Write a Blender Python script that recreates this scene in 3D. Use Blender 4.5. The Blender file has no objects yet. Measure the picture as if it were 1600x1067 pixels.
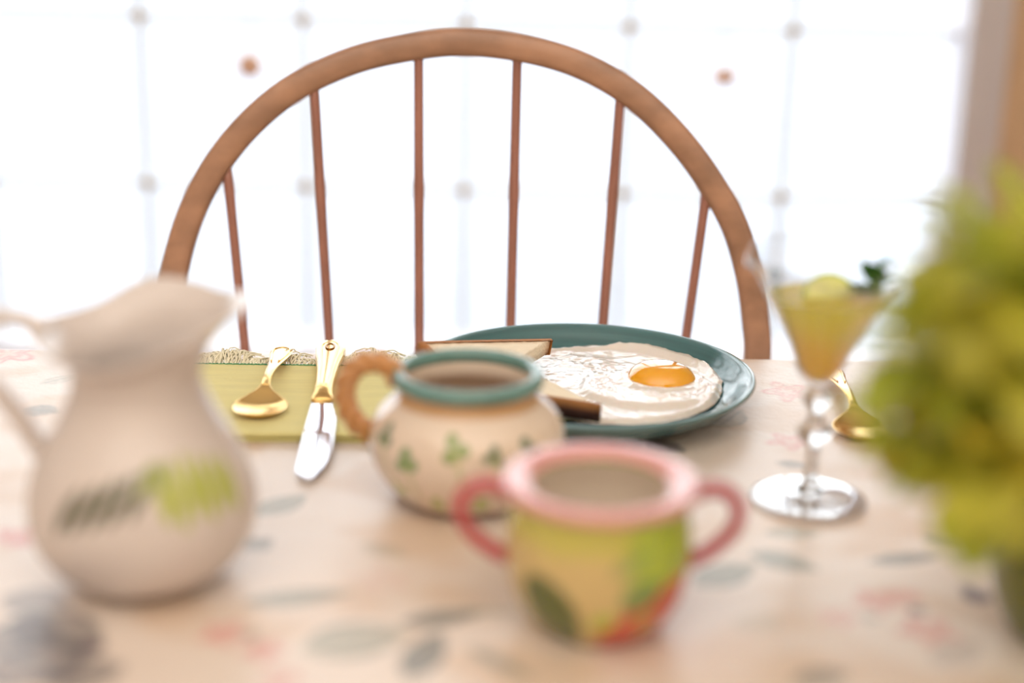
import bpy, math, random
import numpy as np
from mathutils import Vector, Matrix, noise

random.seed(7); rng = np.random.default_rng(7)
scene = bpy.context.scene
COL = scene.collection
PI = math.pi

# ------------------------------------------------------------------ camera
CAM = Vector((0, 0, 1.11)); F_PX = 2222.0
PITCH, ROLL = math.radians(16.5), math.radians(1.3)
cam_d = bpy.data.cameras.new('camera'); cam = bpy.data.objects.new('camera', cam_d); COL.objects.link(cam)
CM = Matrix.Rotation(PI / 2 - PITCH, 3, 'X') @ Matrix.Rotation(ROLL, 3, 'Z')
cam.matrix_world = Matrix.Translation(CAM) @ CM.to_4x4()
cam_d.sensor_width = 36; cam_d.lens = F_PX * 36 / 1600; cam_d.clip_start = .01
cam_d.dof.use_dof = True; cam_d.dof.focus_distance = 1.16; cam_d.dof.aperture_fstop = 1.5
scene.camera = cam

# ------------------------------------------------------------------ world, lights, exposure
w = bpy.data.worlds.new('overcast_sky'); scene.world = w; w.use_nodes = True
bg = w.node_tree.nodes['Background']
bg.inputs[0].default_value = (.93, .96, 1, 1); bg.inputs[1].default_value = 2.25
ld = bpy.data.lights.new('room_fill_light', 'AREA'); ld.shape = 'RECTANGLE'; ld.size = 3.0; ld.size_y = 2.0
ld.energy = 40; ld.color = (1, .95, .88)
lo = bpy.data.objects.new('room_fill_light', ld); COL.objects.link(lo); lo.location = (-.1, -.7, 1.7)
lo.rotation_euler = (PI, 0, 0)                          # added, unseen fill light behind the camera, aimed up at the ceiling
scene.view_settings.view_transform = 'Standard'; scene.view_settings.look = 'None'
scene.view_settings.gamma = 1; scene.view_settings.use_curve_mapping = False
scene.view_settings.exposure = 0.70
scene.cycles.use_denoising = True

# ------------------------------------------------------------------ helpers
TZ = .75                                                    # table top height

def ray(px, py):
    return CM @ Vector(((px - 800) / F_PX, -(py - 533.5) / F_PX, -1))

def onz(px, py, z=TZ):
    d = ray(px, py); return CAM + d * ((z - CAM.z) / d.z)

def lin(r, g, b):
    f = lambda c: (c / 255 / 12.92) if c <= 10 else ((c / 255 + .055) / 1.055) ** 2.4
    return (f(r), f(g), f(b))

MATS = {}
def mat(name, rgb, rough=.5, metal=0, coat=0, trans=0, var=0, vscale=30, bump=0, bscale=200, sheen=0, stretch=None, subs=0, spec=.5):
    if name in MATS: return MATS[name]
    m = bpy.data.materials.new(name); m.use_nodes = True; MATS[name] = m
    nt = m.node_tree; N = nt.nodes; L = nt.links; p = N['Principled BSDF']
    c = (*lin(*rgb), 1) if rgb else (1, 1, 1, 1)
    p.inputs['Base Color'].default_value = c; p.inputs['Roughness'].default_value = rough
    p.inputs['Metallic'].default_value = metal; p.inputs['Coat Weight'].default_value = coat
    p.inputs['Coat Roughness'].default_value = .08; p.inputs['Transmission Weight'].default_value = trans
    p.inputs['Specular IOR Level'].default_value = spec
    if sheen: p.inputs['Sheen Weight'].default_value = sheen
    if subs:
        p.inputs['Subsurface Weight'].default_value = subs; p.inputs['Subsurface Scale'].default_value = .004
    tc = N.new('ShaderNodeTexCoord'); src = tc.outputs['Object']
    if stretch:
        mp = N.new('ShaderNodeMapping'); mp.inputs['Scale'].default_value = stretch
        L.new(src, mp.inputs['Vector']); src = mp.outputs['Vector']
    base = None
    if rgb is None:
        a = N.new('ShaderNodeAttribute'); a.attribute_name = 'Col'; base = a.outputs['Color']
        L.new(base, p.inputs['Base Color'])
    if var:
        t = N.new('ShaderNodeTexNoise'); t.inputs['Scale'].default_value = vscale; t.inputs['Detail'].default_value = 5
        L.new(src, t.inputs['Vector'])
        mr = N.new('ShaderNodeMapRange'); mr.inputs[1].default_value = .3; mr.inputs[2].default_value = .7
        mr.inputs[3].default_value = 1 - var; mr.inputs[4].default_value = 1 + var
        L.new(t.outputs['Fac'], mr.inputs[0])
        mx = N.new('ShaderNodeMix'); mx.data_type = 'RGBA'; mx.blend_type = 'MULTIPLY'; mx.inputs[0].default_value = 1
        if base: L.new(base, mx.inputs[6])
        else: mx.inputs[6].default_value = c
        L.new(mr.outputs[0], mx.inputs[7]); L.new(mx.outputs[2], p.inputs['Base Color'])
    if bump:
        t = N.new('ShaderNodeTexNoise'); t.inputs['Scale'].default_value = bscale; t.inputs['Detail'].default_value = 3
        L.new(src, t.inputs['Vector'])
        b = N.new('ShaderNodeBump'); b.inputs['Strength'].default_value = bump; b.inputs['Distance'].default_value = .002
        L.new(t.outputs['Fac'], b.inputs['Height']); L.new(b.outputs['Normal'], p.inputs['Normal'])
    return m

def tag(o, label=None, cat=None, group=None, kind=None):
    if label: o['label'] = label
    if cat: o['category'] = cat
    if group: o['group'] = group
    if kind: o['kind'] = kind
    return o

def thing(name, label, cat, loc=(0, 0, 0), rz=0, group=None):
    o = bpy.data.objects.new(name, None); COL.objects.link(o); o.location = loc; o.rotation_euler = (0, 0, rz)
    o.empty_display_size = .02
    return tag(o, label, cat, group)

def link(name, me, m, parent=None, smooth=True):
    if m and not me.materials: me.materials.append(m)
    if smooth: me.polygons.foreach_set('use_smooth', [True] * len(me.polygons))
    o = bpy.data.objects.new(name, me); COL.objects.link(o)
    if parent: o.parent = parent
    return o

def mesh(name, V, Fc, cols=None):
    me = bpy.data.meshes.new(name); me.from_pydata([tuple(map(float, v)) for v in V], [], [tuple(map(int, f)) for f in Fc]); me.update()
    if cols is not None:
        a = me.color_attributes.new('Col', 'FLOAT_COLOR', 'POINT')
        c = np.ones((len(V), 4), np.float32); c[:, :3] = np.asarray(cols)[:, :3]
        a.data.foreach_set('color', c.ravel())
    return me

def box_geo(c, s):
    x, y, z = c; a, b, d = s[0] / 2, s[1] / 2, s[2] / 2
    V = [(x + i * a, y + j * b, z + k * d) for k in (-1, 1) for j in (-1, 1) for i in (-1, 1)]
    Fc = [(0, 2, 3, 1), (4, 5, 7, 6), (0, 1, 5, 4), (2, 6, 7, 3), (0, 4, 6, 2), (1, 3, 7, 5)]
    return V, Fc

def box(name, c, s, m, parent=None, bevel=0):
    V, Fc = box_geo(c, s); o = link(name, mesh(name, V, Fc), m, parent, smooth=False)
    if bevel:
        b = o.modifiers.new('bevel', 'BEVEL'); b.width = bevel; b.segments = 2
    return o

def join_geo(parts):
    V, Fc = [], []
    for v, f in parts:
        n = len(V); V += list(v); Fc += [tuple(i + n for i in q) for q in f]
    return V, Fc

def crom(P, n):
    """dense Catmull-Rom through the points P (chord parametrised)"""
    P = np.asarray(P, float); t = np.r_[0, np.cumsum(np.sqrt(((P[1:] - P[:-1]) ** 2).sum(1)) ** .5 + 1e-9)]
    Q = np.vstack([2 * P[0] - P[1], P, 2 * P[-1] - P[-2]])
    tt = np.r_[2 * t[0] - t[1], t, 2 * t[-1] - t[-2]]; out = []
    for s in np.linspace(t[0], t[-1], n):
        i = min(max(np.searchsorted(t, s, 'right') - 1, 0), len(P) - 2)
        p0, p1, p2, p3 = Q[i:i + 4]; t0, t1, t2, t3 = tt[i:i + 4]
        A1 = (t1 - s) / (t1 - t0) * p0 + (s - t0) / (t1 - t0) * p1
        A2 = (t2 - s) / (t2 - t1) * p1 + (s - t1) / (t2 - t1) * p2
        A3 = (t3 - s) / (t3 - t2) * p2 + (s - t2) / (t3 - t2) * p3
        B1 = (t2 - s) / (t2 - t0) * A1 + (s - t0) / (t2 - t0) * A2
        B2 = (t3 - s) / (t3 - t1) * A2 + (s - t1) / (t3 - t1) * A3
        out.append((t2 - s) / (t2 - t1) * B1 + (s - t1) / (t2 - t1) * B2)
    return np.array(out)

def lathe(name, prof, seg=128, n=None, mod=None, colf=None, cap=False):
    """revolve (r, z) profile; mod(theta, r, z, k) -> (r, z); colf(x, y, z, k) -> rgb; k runs 0..1 along the profile"""
    P = crom(prof, n) if n else np.asarray(prof, float)
    V, C = [], []
    for i, (r, z) in enumerate(P):
        k = i / (len(P) - 1)
        for j in range(seg):
            th = 2 * PI * j / seg; rr, zz = (r, z) if mod is None else mod(th, r, z, k)
            rr = max(rr, 1e-5)
            v = (rr * math.cos(th), rr * math.sin(th), zz); V.append(v)
            if colf: C.append(colf(*v, k))
    Fc = [(i * seg + j, i * seg + (j + 1) % seg, (i + 1) * seg + (j + 1) % seg, (i + 1) * seg + j) for i in range(len(P) - 1) for j in range(seg)]
    if cap: Fc += [tuple(range(seg))[::-1], tuple((len(P) - 1) * seg + j for j in range(seg))]
    return mesh(name, V, Fc, C if colf else None)

def sweep(pts, rad, seg=12, sect=None, caps=True, up=None):
    """tube along pts; rad float or f(k); sect(phi, k) -> (a, b) section offsets in the frame instead of a circle"""
    P = [Vector(p) for p in pts]; n = len(P); V, Fc = [], []
    T = [(P[min(i + 1, n - 1)] - P[max(i - 1, 0)]).normalized() for i in range(n)]
    nrm = Vector(up) if up else (Vector((0, 0, 1)) if abs(T[0].z) < .9 else Vector((1, 0, 0)))
    for i in range(n):
        nrm = (Vector(up) if up else nrm); nrm = (nrm - T[i] * nrm.dot(T[i])).normalized(); bi = T[i].cross(nrm); k = i / (n - 1)
        for j in range(seg):
            ph = 2 * PI * j / seg
            if sect: a, b = sect(ph, k)
            else:
                r = rad(k) if callable(rad) else rad; a, b = r * math.cos(ph), r * math.sin(ph)
            V.append(P[i] + nrm * a + bi * b)
    Fc = [(i * seg + j, i * seg + (j + 1) % seg, (i + 1) * seg + (j + 1) % seg, (i + 1) * seg + j) for i in range(n - 1) for j in range(seg)]
    if caps: Fc += [tuple(range(seg))[::-1], tuple((n - 1) * seg + j for j in range(seg))]
    return V, Fc

def rrect(a, b, p=4):
    def f(ph, k):
        c, s = math.cos(ph), math.sin(ph)
        return a * math.copysign(abs(c) ** (2 / p), c), b * math.copysign(abs(s) ** (2 / p), s)
    return f

def sstep(a, b, x):
    t = np.clip((x - a) / (b - a), 0, 1); return t * t * (3 - 2 * t)

def leafmask(X, Y, a, b, w):
    """mask, along, across of a leaf print from a to b with half width w"""
    dx, dy = b[0] - a[0], b[1] - a[1]; L = math.hypot(dx, dy) + 1e-9; dx /= L; dy /= L
    u = ((X - a[0]) * dx + (Y - a[1]) * dy) / L; v = -(X - a[0]) * dy + (Y - a[1]) * dx
    hw = w * np.sin(PI * np.clip(u, 0, 1)) ** .75 * (1.15 - .4 * u)
    inside = np.where((u > 0) & (u < 1), sstep(0, .0018, hw - np.abs(v)), 0)
    return inside, u, v / np.maximum(hw, 1e-5)

# ------------------------------------------------------------------ materials
M_wall = mat('warm_wall_paint', (230, 218, 204), .8, var=.03)
M_ceil = mat('ceiling_paint', (244, 240, 234), .9)
M_trimw = mat('grey_white_trim_paint', (226, 223, 228), .45)
M_muntin = mat('white_muntin_paint', (240, 245, 248), .4)
M_floor = mat('oak_floor', (150, 104, 66), .35, var=.2, vscale=8, stretch=(1, 12, 1))
M_snow = mat('pale_frosted_ground', (172, 178, 187), .9, var=.02, vscale=2)
M_wood = mat('chair_wood', (172, 130, 103), .32, coat=.25, var=.25, vscale=22, stretch=(1, 4, 1.6), bump=.06, bscale=90)
M_spin = mat('spindle_wood', (164, 112, 96), .35, coat=.2, var=.18, vscale=30, stretch=(3, 3, .3))
M_gold = mat('polished_gold', (238, 200, 128), .18, metal=1)
M_steel = mat('polished_steel', (225, 225, 232), .08, metal=1)
M_glazev = mat('painted_glaze', None, .14, coat=.5)
M_pitch = mat('cream_glaze_painted', None, .2, coat=.35)
M_teal = mat('teal_glaze', (104, 146, 140), .14, coat=.5, var=.12, vscale=60)
M_rope = mat('tan_glazed_rope', (204, 146, 88), .3, coat=.3, var=.12, vscale=120)
M_pinkrim = mat('pink_glaze', (228, 162, 160), .15, coat=.6, var=.06, vscale=40)
M_redh = mat('red_handle_glaze', (186, 66, 76), .16, coat=.6, var=.1, vscale=60)
M_coffee = mat('coffee_cream', (196, 158, 126), .15)
M_nap = mat('napkin_linen', (230, 221, 150), .85, var=.05, vscale=90, bump=.35, bscale=900, sheen=.2, stretch=(.25, 2.5, 1))

M_thread = mat('green_stitching', (70, 150, 110), .8)
M_table = mat('table_wood', (140, 95, 60), .4, var=.15, vscale=14, stretch=(6, 1, 1))
M_cloth = mat('printed_tablecloth', None, .34, bump=.25, bscale=160, spec=.8)
M_crumb = mat('toast_crumb', None, .85, bump=.8, bscale=420)
M_crust = mat('toast_crust', None, .7, bump=.5, bscale=300)
M_egg = mat('egg_white', None, .12, coat=.8, bump=.18, bscale=260, subs=.15)
M_yolk = mat('egg_yolk', (255, 178, 10), .07, coat=1, subs=.3, spec=.6)
M_vase = mat('olive_glazed_vase', (108, 112, 44), .3, coat=.3, var=.2, vscale=30)
M_stem = mat('green_stem', (120, 140, 46), .6)
M_lime = mat('lime_rind', (170, 196, 70), .4)
M_limef = mat('lime_flesh', (232, 234, 140), .3, var=.08, vscale=150)
M_orn = mat('orange_ornament', (240, 192, 158), .4)
M_thr = mat('hanging_thread', (120, 130, 130), .8)

def glass_mat():
    m = bpy.data.materials.new('clear_glass'); m.use_nodes = True; p = m.node_tree.nodes['Principled BSDF']
    p.inputs['Transmission Weight'].default_value = 1; p.inputs['Roughness'].default_value = .0; p.inputs['IOR'].default_value = 1.45
    return m
M_glass = glass_mat()

def pane_mat(name, ior, tint):
    m = bpy.data.materials.new(name); m.use_nodes = True; nt = m.node_tree; N = nt.nodes; N.clear()
    o = N.new('ShaderNodeOutputMaterial'); mx = N.new('ShaderNodeMixShader'); t = N.new('ShaderNodeBsdfTransparent'); g = N.new('ShaderNodeBsdfGlossy')
    g.inputs['Roughness'].default_value = .02; t.inputs[0].default_value = tint
    lw = N.new('ShaderNodeLayerWeight'); lw.inputs[0].default_value = .5
    pw = N.new('ShaderNodeMath'); pw.operation = 'POWER'; pw.inputs[1].default_value = 3; nt.links.new(lw.outputs['Facing'], pw.inputs[0])
    fr = N.new('ShaderNodeMath'); fr.operation = 'MULTIPLY_ADD'; fr.inputs[1].default_value = ior; fr.inputs[2].default_value = .035 * max(1, ior * 2); nt.links.new(pw.outputs[0], fr.inputs[0])
    nt.links.new(fr.outputs[0], mx.inputs[0]); nt.links.new(t.outputs[0], mx.inputs[1]); nt.links.new(g.outputs[0], mx.inputs[2]); nt.links.new(mx.outputs[0], o.inputs[0])
    return m
M_pane = pane_mat('window_pane_glass', .5, (.97, .98, .98, 1)); M_foot = pane_mat('glass_foot', 2.2, (.97, .97, .97, 1)); M_thin = pane_mat('thin_clear_glass', 1.0, (.985, .985, .985, 1))

def translucent_mat(name, rgb, tr=.5, rough=.35, var=.25, vscale=25, vcol=False):
    m = bpy.data.materials.new(name); m.use_nodes = True; nt = m.node_tree; N = nt.nodes; L = nt.links
    out = N['Material Output']; p = N['Principled BSDF']; t = N.new('ShaderNodeBsdfTranslucent'); mx = N.new('ShaderNodeMixShader')
    mx.inputs[0].default_value = tr; p.inputs['Roughness'].default_value = rough
    if vcol:
        a = N.new('ShaderNodeAttribute'); a.attribute_name = 'Col'; c = a.outputs['Color']
    else:
        tc = N.new('ShaderNodeTexCoord'); nz = N.new('ShaderNodeTexNoise'); nz.inputs['Scale'].default_value = vscale
        L.new(tc.outputs['Object'], nz.inputs['Vector'])
        cr = N.new('ShaderNodeMix'); cr.data_type = 'RGBA'; b = lin(*rgb)
        cr.inputs[6].default_value = (*[x * (1 - var) for x in b], 1); cr.inputs[7].default_value = (*[min(1, x * (1 + var)) for x in b], 1)
        L.new(nz.outputs['Fac'], cr.inputs[0]); c = cr.outputs[2]
    L.new(c, p.inputs['Base Color']); L.new(c, t.inputs[0])
    L.new(p.outputs[0], mx.inputs[1]); L.new(t.outputs[0], mx.inputs[2]); L.new(mx.outputs[0], out.inputs[0])
    return m
M_juice = translucent_mat('orange_juice', None, .72, .15, vcol=True)
M_leafs = [translucent_mat('lime_green_leaf', (214, 212, 86), .5), translucent_mat('yellow_olive_leaf', (204, 188, 66), .5), translucent_mat('mid_green_leaf', (180, 192, 70), .5)]
M_fringe = mat('napkin_fringe_yarn', (253, 247, 222), .9)
M_mint = translucent_mat('mint_leaf', (64, 110, 48), .35)

# ------------------------------------------------------------------ the room
WY = 2.65; XR = .811; PW = .303; NX = 8; XL = XR - NX * PW; PH = .312; ZB = .925 - 2 * PH; NZ = 6; ZT = ZB + NZ * PH
RX0, RX1, RY0, H = -2.5, 1.9, -1.9, 2.5
S = lambda o: tag(o, kind='structure')
S(box('floor', ((RX0 + RX1) / 2, (RY0 + WY) / 2, -.025), (RX1 - RX0, WY - RY0 + .3, .05), M_floor))
S(box('ceiling', ((RX0 + RX1) / 2, (RY0 + WY) / 2, H + .05), (RX1 - RX0, WY - RY0 + .3, .1), M_ceil))
S(box('wall_left', (RX0 - .05, (RY0 + WY) / 2, H / 2), (.1, WY - RY0 + .3, H), M_wall))
S(box('wall_right', (RX1 + .05, (RY0 + WY) / 2, H / 2), (.1, WY - RY0 + .3, H), M_wall))
S(box('wall_rear', ((RX0 + RX1) / 2, RY0 - .05, H / 2), (RX1 - RX0, .1, H), M_wall))
fw = .075                                                  # window frame width
g = [box_geo(((RX0 + XL - fw) / 2, WY + .06, H / 2), (XL - fw - RX0, .14, H)),
     box_geo(((XR + fw + RX1) / 2, WY + .06, H / 2), (RX1 - XR - fw, .14, H)),
     box_geo(((XL + XR) / 2, WY + .06, (ZT + fw + H) / 2), (XR - XL + 2 * fw, .14, H - ZT - fw)),
     box_geo(((XL + XR) / 2, WY + .06, (ZB - fw) / 2), (XR - XL + 2 * fw, .14, ZB - fw))]
V, Fc = join_geo(g); S(link('wall_window', mesh('wall_window', V, Fc), M_wall, smooth=False))
win = thing('window_1', 'wide white gridded window with bright snow light beyond', 'window'); win['kind'] = 'structure'; del win['category']
for nm, c, s in (('jamb', (XL - fw / 2, WY + .04, (ZB + ZT) / 2), (fw, .16, ZT - ZB + 2 * fw)), ('jamb', (XR + fw / 2, WY + .04, (ZB + ZT) / 2), (fw, .16, ZT - ZB + 2 * fw)),
                 ('head', ((XL + XR) / 2, WY + .04, ZT + fw / 2), (XR - XL, .16, fw)), ('sill', ((XL + XR) / 2, WY + .04, ZB - fw / 2), (XR - XL, .18, fw))):
    box(nm, c, s, M_trimw, win, .004)
mv = None
for i in range(1, NX):
    x = XL + i * PW
    box('muntin', (x, WY + .05, (ZB + ZT) / 2), (.0165, .026, ZT - ZB), M_muntin, win)
for j in range(1, NZ):
    box('muntin', ((XL + XR) / 2, WY + .05, ZB + j * PH), (XR - XL, .025, .0165), M_muntin, win)
V, Fc = box_geo((0, 0, 0), (PW - .018, .004, PH - .018)); pm = mesh('pane', V, Fc)
for i in range(NX):
    for j in range(NZ):
        o = link('pane', pm, M_pane, win, smooth=False); o.location = (XL + (i + .5) * PW, WY + .05, ZB + (j + .5) * PH)
S(box('trim_1', (XR + fw + .055, WY - .02, H / 2), (.11, .03, H), mat('tan_wood_casing', (226, 194, 156), .5, var=.1, vscale=12, stretch=(8, 8, 1)), None, .004))
S(box('trim_2', (XL - fw - .055, WY - .02, H / 2), (.11, .03, H), MATS['tan_wood_casing'], None, .004))
# snowy ground outside
n = 40; V = []; 
for j in range(n + 1):
    for i in range(n + 1):
        x = -30 + 60 * i / n; y = WY + .25 + 60 * (j / n) ** 1.5
        V.append((x, y, -.12 + .25 * (noise.noise(Vector((x * .15, y * .15, 3))) if j > 2 else 0)))
Fc = [(j * (n + 1) + i, j * (n + 1) + i + 1, (j + 1) * (n + 1) + i + 1, (j + 1) * (n + 1) + i) for j in range(n) for i in range(n)]
S(link('ground_outside', mesh('ground_outside', V, Fc), M_snow))

# ------------------------------------------------------------------ table
YAW = math.radians(1.8); TC = Vector((0, .7305, 0)); HX, HY = .86, .448
R2 = Matrix.Rotation(-YAW, 2)
def tloc(p):                                               # world xy -> table-local xy
    q = R2 @ Vector((p[0] - TC.x, p[1] - TC.y)); return (q.x, q.y)
tb = thing('dining_table', 'wooden dining table hidden under the floral tablecloth', 'table', TC, YAW)
box('tabletop', (0, 0, TZ - .0165), (2 * HX - .004, 2 * HY - .004, .03), M_table, tb, .006)
for s in (-1, 1):
    box('apron', (0, s * (HY - .1), TZ - .0715), (2 * HX - .24, .022, .08), M_table, tb)
    box('apron', (s * (HX - .1), 0, TZ - .0715), (.022, 2 * HY - .224, .08), M_table, tb)
    for t in (-1, 1):
        leg = lathe('leg', [(.02, 0), (.024, .02), (.02, .05), (.028, .2), (.034, .45), (.026, .55), (.036, .6), (.036, .718)], 20, 30, cap=True)
        o = link('leg', leg, M_table, tb); o.location = (s * (HX - .1), t * (HY - .1), 0)

# tablecloth: dense grid with a painted floral print, bent over the table edges
DROP, BR = .2, .009
def axis(L, fine):
    a = np.concatenate([np.arange(-(L + DROP), fine[0], .02), np.arange(fine[0], fine[1], .0024), np.arange(fine[1], L + DROP + .001, .02)])
    return np.unique(np.concatenate([a, np.linspace(L - BR, L + .6 * BR, 8), -np.linspace(L - BR, L + .6 * BR, 8)]))
def bend(t, L):
    s = np.sign(t); a = np.abs(t); p = a.copy(); z = np.zeros_like(a); e = a - (L - BR)
    arc = (e > 0) & (e < BR * PI / 2); th = e / BR
    p = np.where(arc, L - BR + BR * np.sin(th), p); z = np.where(arc, -BR * (1 - np.cos(th)), z)
    dn = e >= BR * PI / 2; p = np.where(dn, L, p); z = np.where(dn, -BR - (e - BR * PI / 2), z)
    return s * p, z
ax, ay = axis(HX, (-.56, .48)), axis(HY, (-.2, HY + .012))
GX, GY = np.meshgrid(ax, ay); px_, zx = bend(GX, HX); py_, zy = bend(GY, HY)
PZ = np.minimum(zx, zy)
drop = np.clip(-PZ - .02, 0, None)
py_ = py_ + np.where(zy < zx, np.sign(GY) * drop * (.10 + .08 * np.sin(GX * 26)), 0)
px_ = px_ + np.where(zx <= zy, np.sign(GX) * drop * (.10 + .08 * np.sin(GY * 26)), 0)
flat = (zx > -1e-6) & (zy > -1e-6)
wr = np.array([noise.noise(Vector((a * 9, b * 22, 0))) * .6 + noise.noise(Vector((a * 30, b * 60, 5))) * .4 for a, b in zip(GX.ravel(), GY.ravel())]).reshape(GX.shape)
PZ = PZ + np.where(flat, np.clip(wr, -1, 1) * .00045, 0)
base = np.array(lin(228, 214, 203)); CC = np.ones(GX.shape + (3,)) * base
mott = np.array([noise.noise(Vector((a * 6, b * 6, 9))) for a, b in zip(GX.ravel(), GY.ravel())]).reshape(GX.shape)
CC *= (1 + .06 * mott)[..., None]
mot2 = np.array([noise.noise(Vector((a * 11, b * 16, 21))) + .5 * noise.noise(Vector((a * 30, b * 34, 4))) for a, b in zip(GX.ravel(), GY.ravel())]).reshape(GX.shape)
tanm = sstep(-.05, .45, mot2)[..., None] * .55; CC = CC * (1 - tanm) + np.array(lin(212, 180, 148)) * tanm
def blend(mask, col, al):
    global CC
    k = (mask * al)[..., None]; CC = CC * (1 - k) + np.array(col) * k
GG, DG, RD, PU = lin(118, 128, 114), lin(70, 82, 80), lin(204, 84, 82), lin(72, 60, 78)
LG = lin(166, 168, 150)
def leaf(a, b, wd, col=GG, al=.75, world=False):
    pa = a if world else tloc(onz(*a)); pb = b if world else tloc(onz(*b))
    m, u, v = leafmask(GX, GY, pa, pb, wd * 1.2)
    blend(m, col, al * .7)
    edge = m * sstep(.62, .95, np.abs(v)); blend(edge, DG, al * .75)
    vein = m * (1 - sstep(.06, .16, np.abs(v))); blend(vein, DG, al * .6)
    side = m * sstep(.72, .98, np.sin(u * 34 + np.abs(v) * 7)); blend(side, LG, al * .45)
def flower(c, r, col=RD, al=.6, world=False, sq=1.0):
    p = c if world else tloc(onz(*c)); dx, dy = GX - p[0], (GY - p[1]) / sq; d = np.hypot(dx, dy); th = np.arctan2(dy, dx)
    rr = r * (.75 + .25 * np.cos(5 * th + p[0] * 40))
    m = sstep(0, .002, rr - d); blend(m, lin(226, 170, 158), al * .6)
    ring = np.exp(-((d - rr * .86) / (r * .10)) ** 2); blend(ring, col, al)
    ring = np.exp(-((d - rr * .45) / (r * .10)) ** 2); blend(ring, col, al * .8)
def berry(c, r, col=PU, al=.8, world=False):
    p = c if world else tloc(onz(*c)); d = np.hypot(GX - p[0], GY - p[1]); blend(sstep(0, .003, r - d), col, al)
# sprays scattered over the rest of the cloth
for k in range(46):
    p = (rng.uniform(-.84, .84), rng.uniform(-.44, .44)); q = TC + Vector((p[0], p[1], 0))
    if -.33 < p[0] < .36 and p[1] < .42 and p[1] > -.16: continue
    a0 = rng.uniform(0, 2 * PI); flower(p, .028, al=.5, world=True)
    for s in range(3):
        an = a0 + s * 2.1; leaf((p[0] + .03 * math.cos(an), p[1] + .03 * math.sin(an)), (p[0] + .1 * math.cos(an), p[1] + .1 * math.sin(an)), .014, GG, .6, True)
# prints placed one by one on the cloth
leaf((38, 638), (92, 644), .011, DG, .75); leaf((60, 600), (130, 585), .008, LG, .5)
flower((22, 838), .016, RD, .8); flower((12, 552), .03, RD, .6, sq=1.3); berry((40, 850), .006, RD, .6)
leaf((400, 805), (480, 772), .011); leaf((380, 858), (428, 842), .009, DG)
leaf((375, 942), (555, 925), .009, GG, .8); leaf((470, 1015), (640, 985), .017, LG, .85); leaf((700, 950), (860, 962), .004, LG, .5)
leaf((635, 1062), (690, 985), .010, DG, .95); leaf((625, 975), (760, 955), .008, DG, .95); leaf((730, 1010), (840, 1066), .006, GG, .7)
flower((350, 990), .014, RD, .7); flower((410, 1015), .013, RD, .65); berry((392, 992), .006, GG, .5); flower((440, 1062), .012, RD, .5)
leaf((30, 960), (160, 1015), .018, PU, .8); leaf((0, 1020), (120, 1060), .024, PU, .85); leaf((-20, 985), (90, 1000), .02, PU, .8); leaf((5, 930), (110, 950), .014, PU, .7)  # dark leaves overlapped to darken the cloth's lower-left corner
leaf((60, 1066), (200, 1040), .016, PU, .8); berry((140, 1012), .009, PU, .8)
leaf((1085, 915), (1180, 880), .012, GG, .9); leaf((1172, 862), (1280, 892), .011, GG, .9); leaf((1195, 832), (1290, 832), .008, LG, .8)
leaf((1355, 878), (1475, 868), .007, DG, .9); leaf((1440, 835), (1500, 862), .006, DG, .7); leaf((1480, 880), (1590, 862), .008, LG, .6)
leaf((1520, 868), (1600, 872), .007, DG, .9); berry((1526, 932), .010, PU, .85); berry((1432, 953), .006, PU, .8); berry((1510, 918), .006, PU, .6)
flower((1372, 938), .016, RD, .6); flower((1450, 985), .018, RD, .6); flower((1310, 965), .012, RD, .5); berry((1360, 965), .006, GG, .5)
flower((1415, 930), .010, RD, .6); leaf((1235, 1066), (1330, 1050), .008, DG, .7); leaf((1460, 1040), (1530, 1000), .01, PU, .3)
leaf((1212, 722), (1270, 730), .007, DG, .7); flower((1235, 690), .020, RD, .55); flower((1230, 612), .022, RD, .4, sq=1.3); berry((1226, 602), .0022, PU, .8)
leaf((1010, 688), (1072, 706), .010, PU, .9); leaf((1060, 672), (1130, 640), .012, LG, .5); leaf((1120, 668), (1160, 640), .012, LG, .5)  # last two leaves paint the plate's shade, and some print, into the cloth
leaf((1380, 590), (1460, 575), .014, LG, .5); flower((470, 560), .012, PU, .2); leaf((440, 556), (480, 549), .012, GG, .5)
leaf((560, 850), (640, 870), .008, LG, .4); flower((600, 905), .02, RD, .12); leaf((1150, 985), (1220, 960), .01, LG, .3)
nx_, ny_ = len(ax), len(ay)
V = np.stack([px_, py_, PZ + TZ], -1).reshape(-1, 3)
I = np.arange(nx_ * ny_).reshape(ny_, nx_); Fc = np.stack([I[:-1, :-1], I[:-1, 1:], I[1:, 1:], I[1:, :-1]], -1).reshape(-1, 4)
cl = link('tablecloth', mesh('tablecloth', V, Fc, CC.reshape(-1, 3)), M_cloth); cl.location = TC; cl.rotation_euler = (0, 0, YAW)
tag(cl, 'cream tablecloth printed with grey-green leaves and faded red flowers', 'tablecloth')

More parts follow.
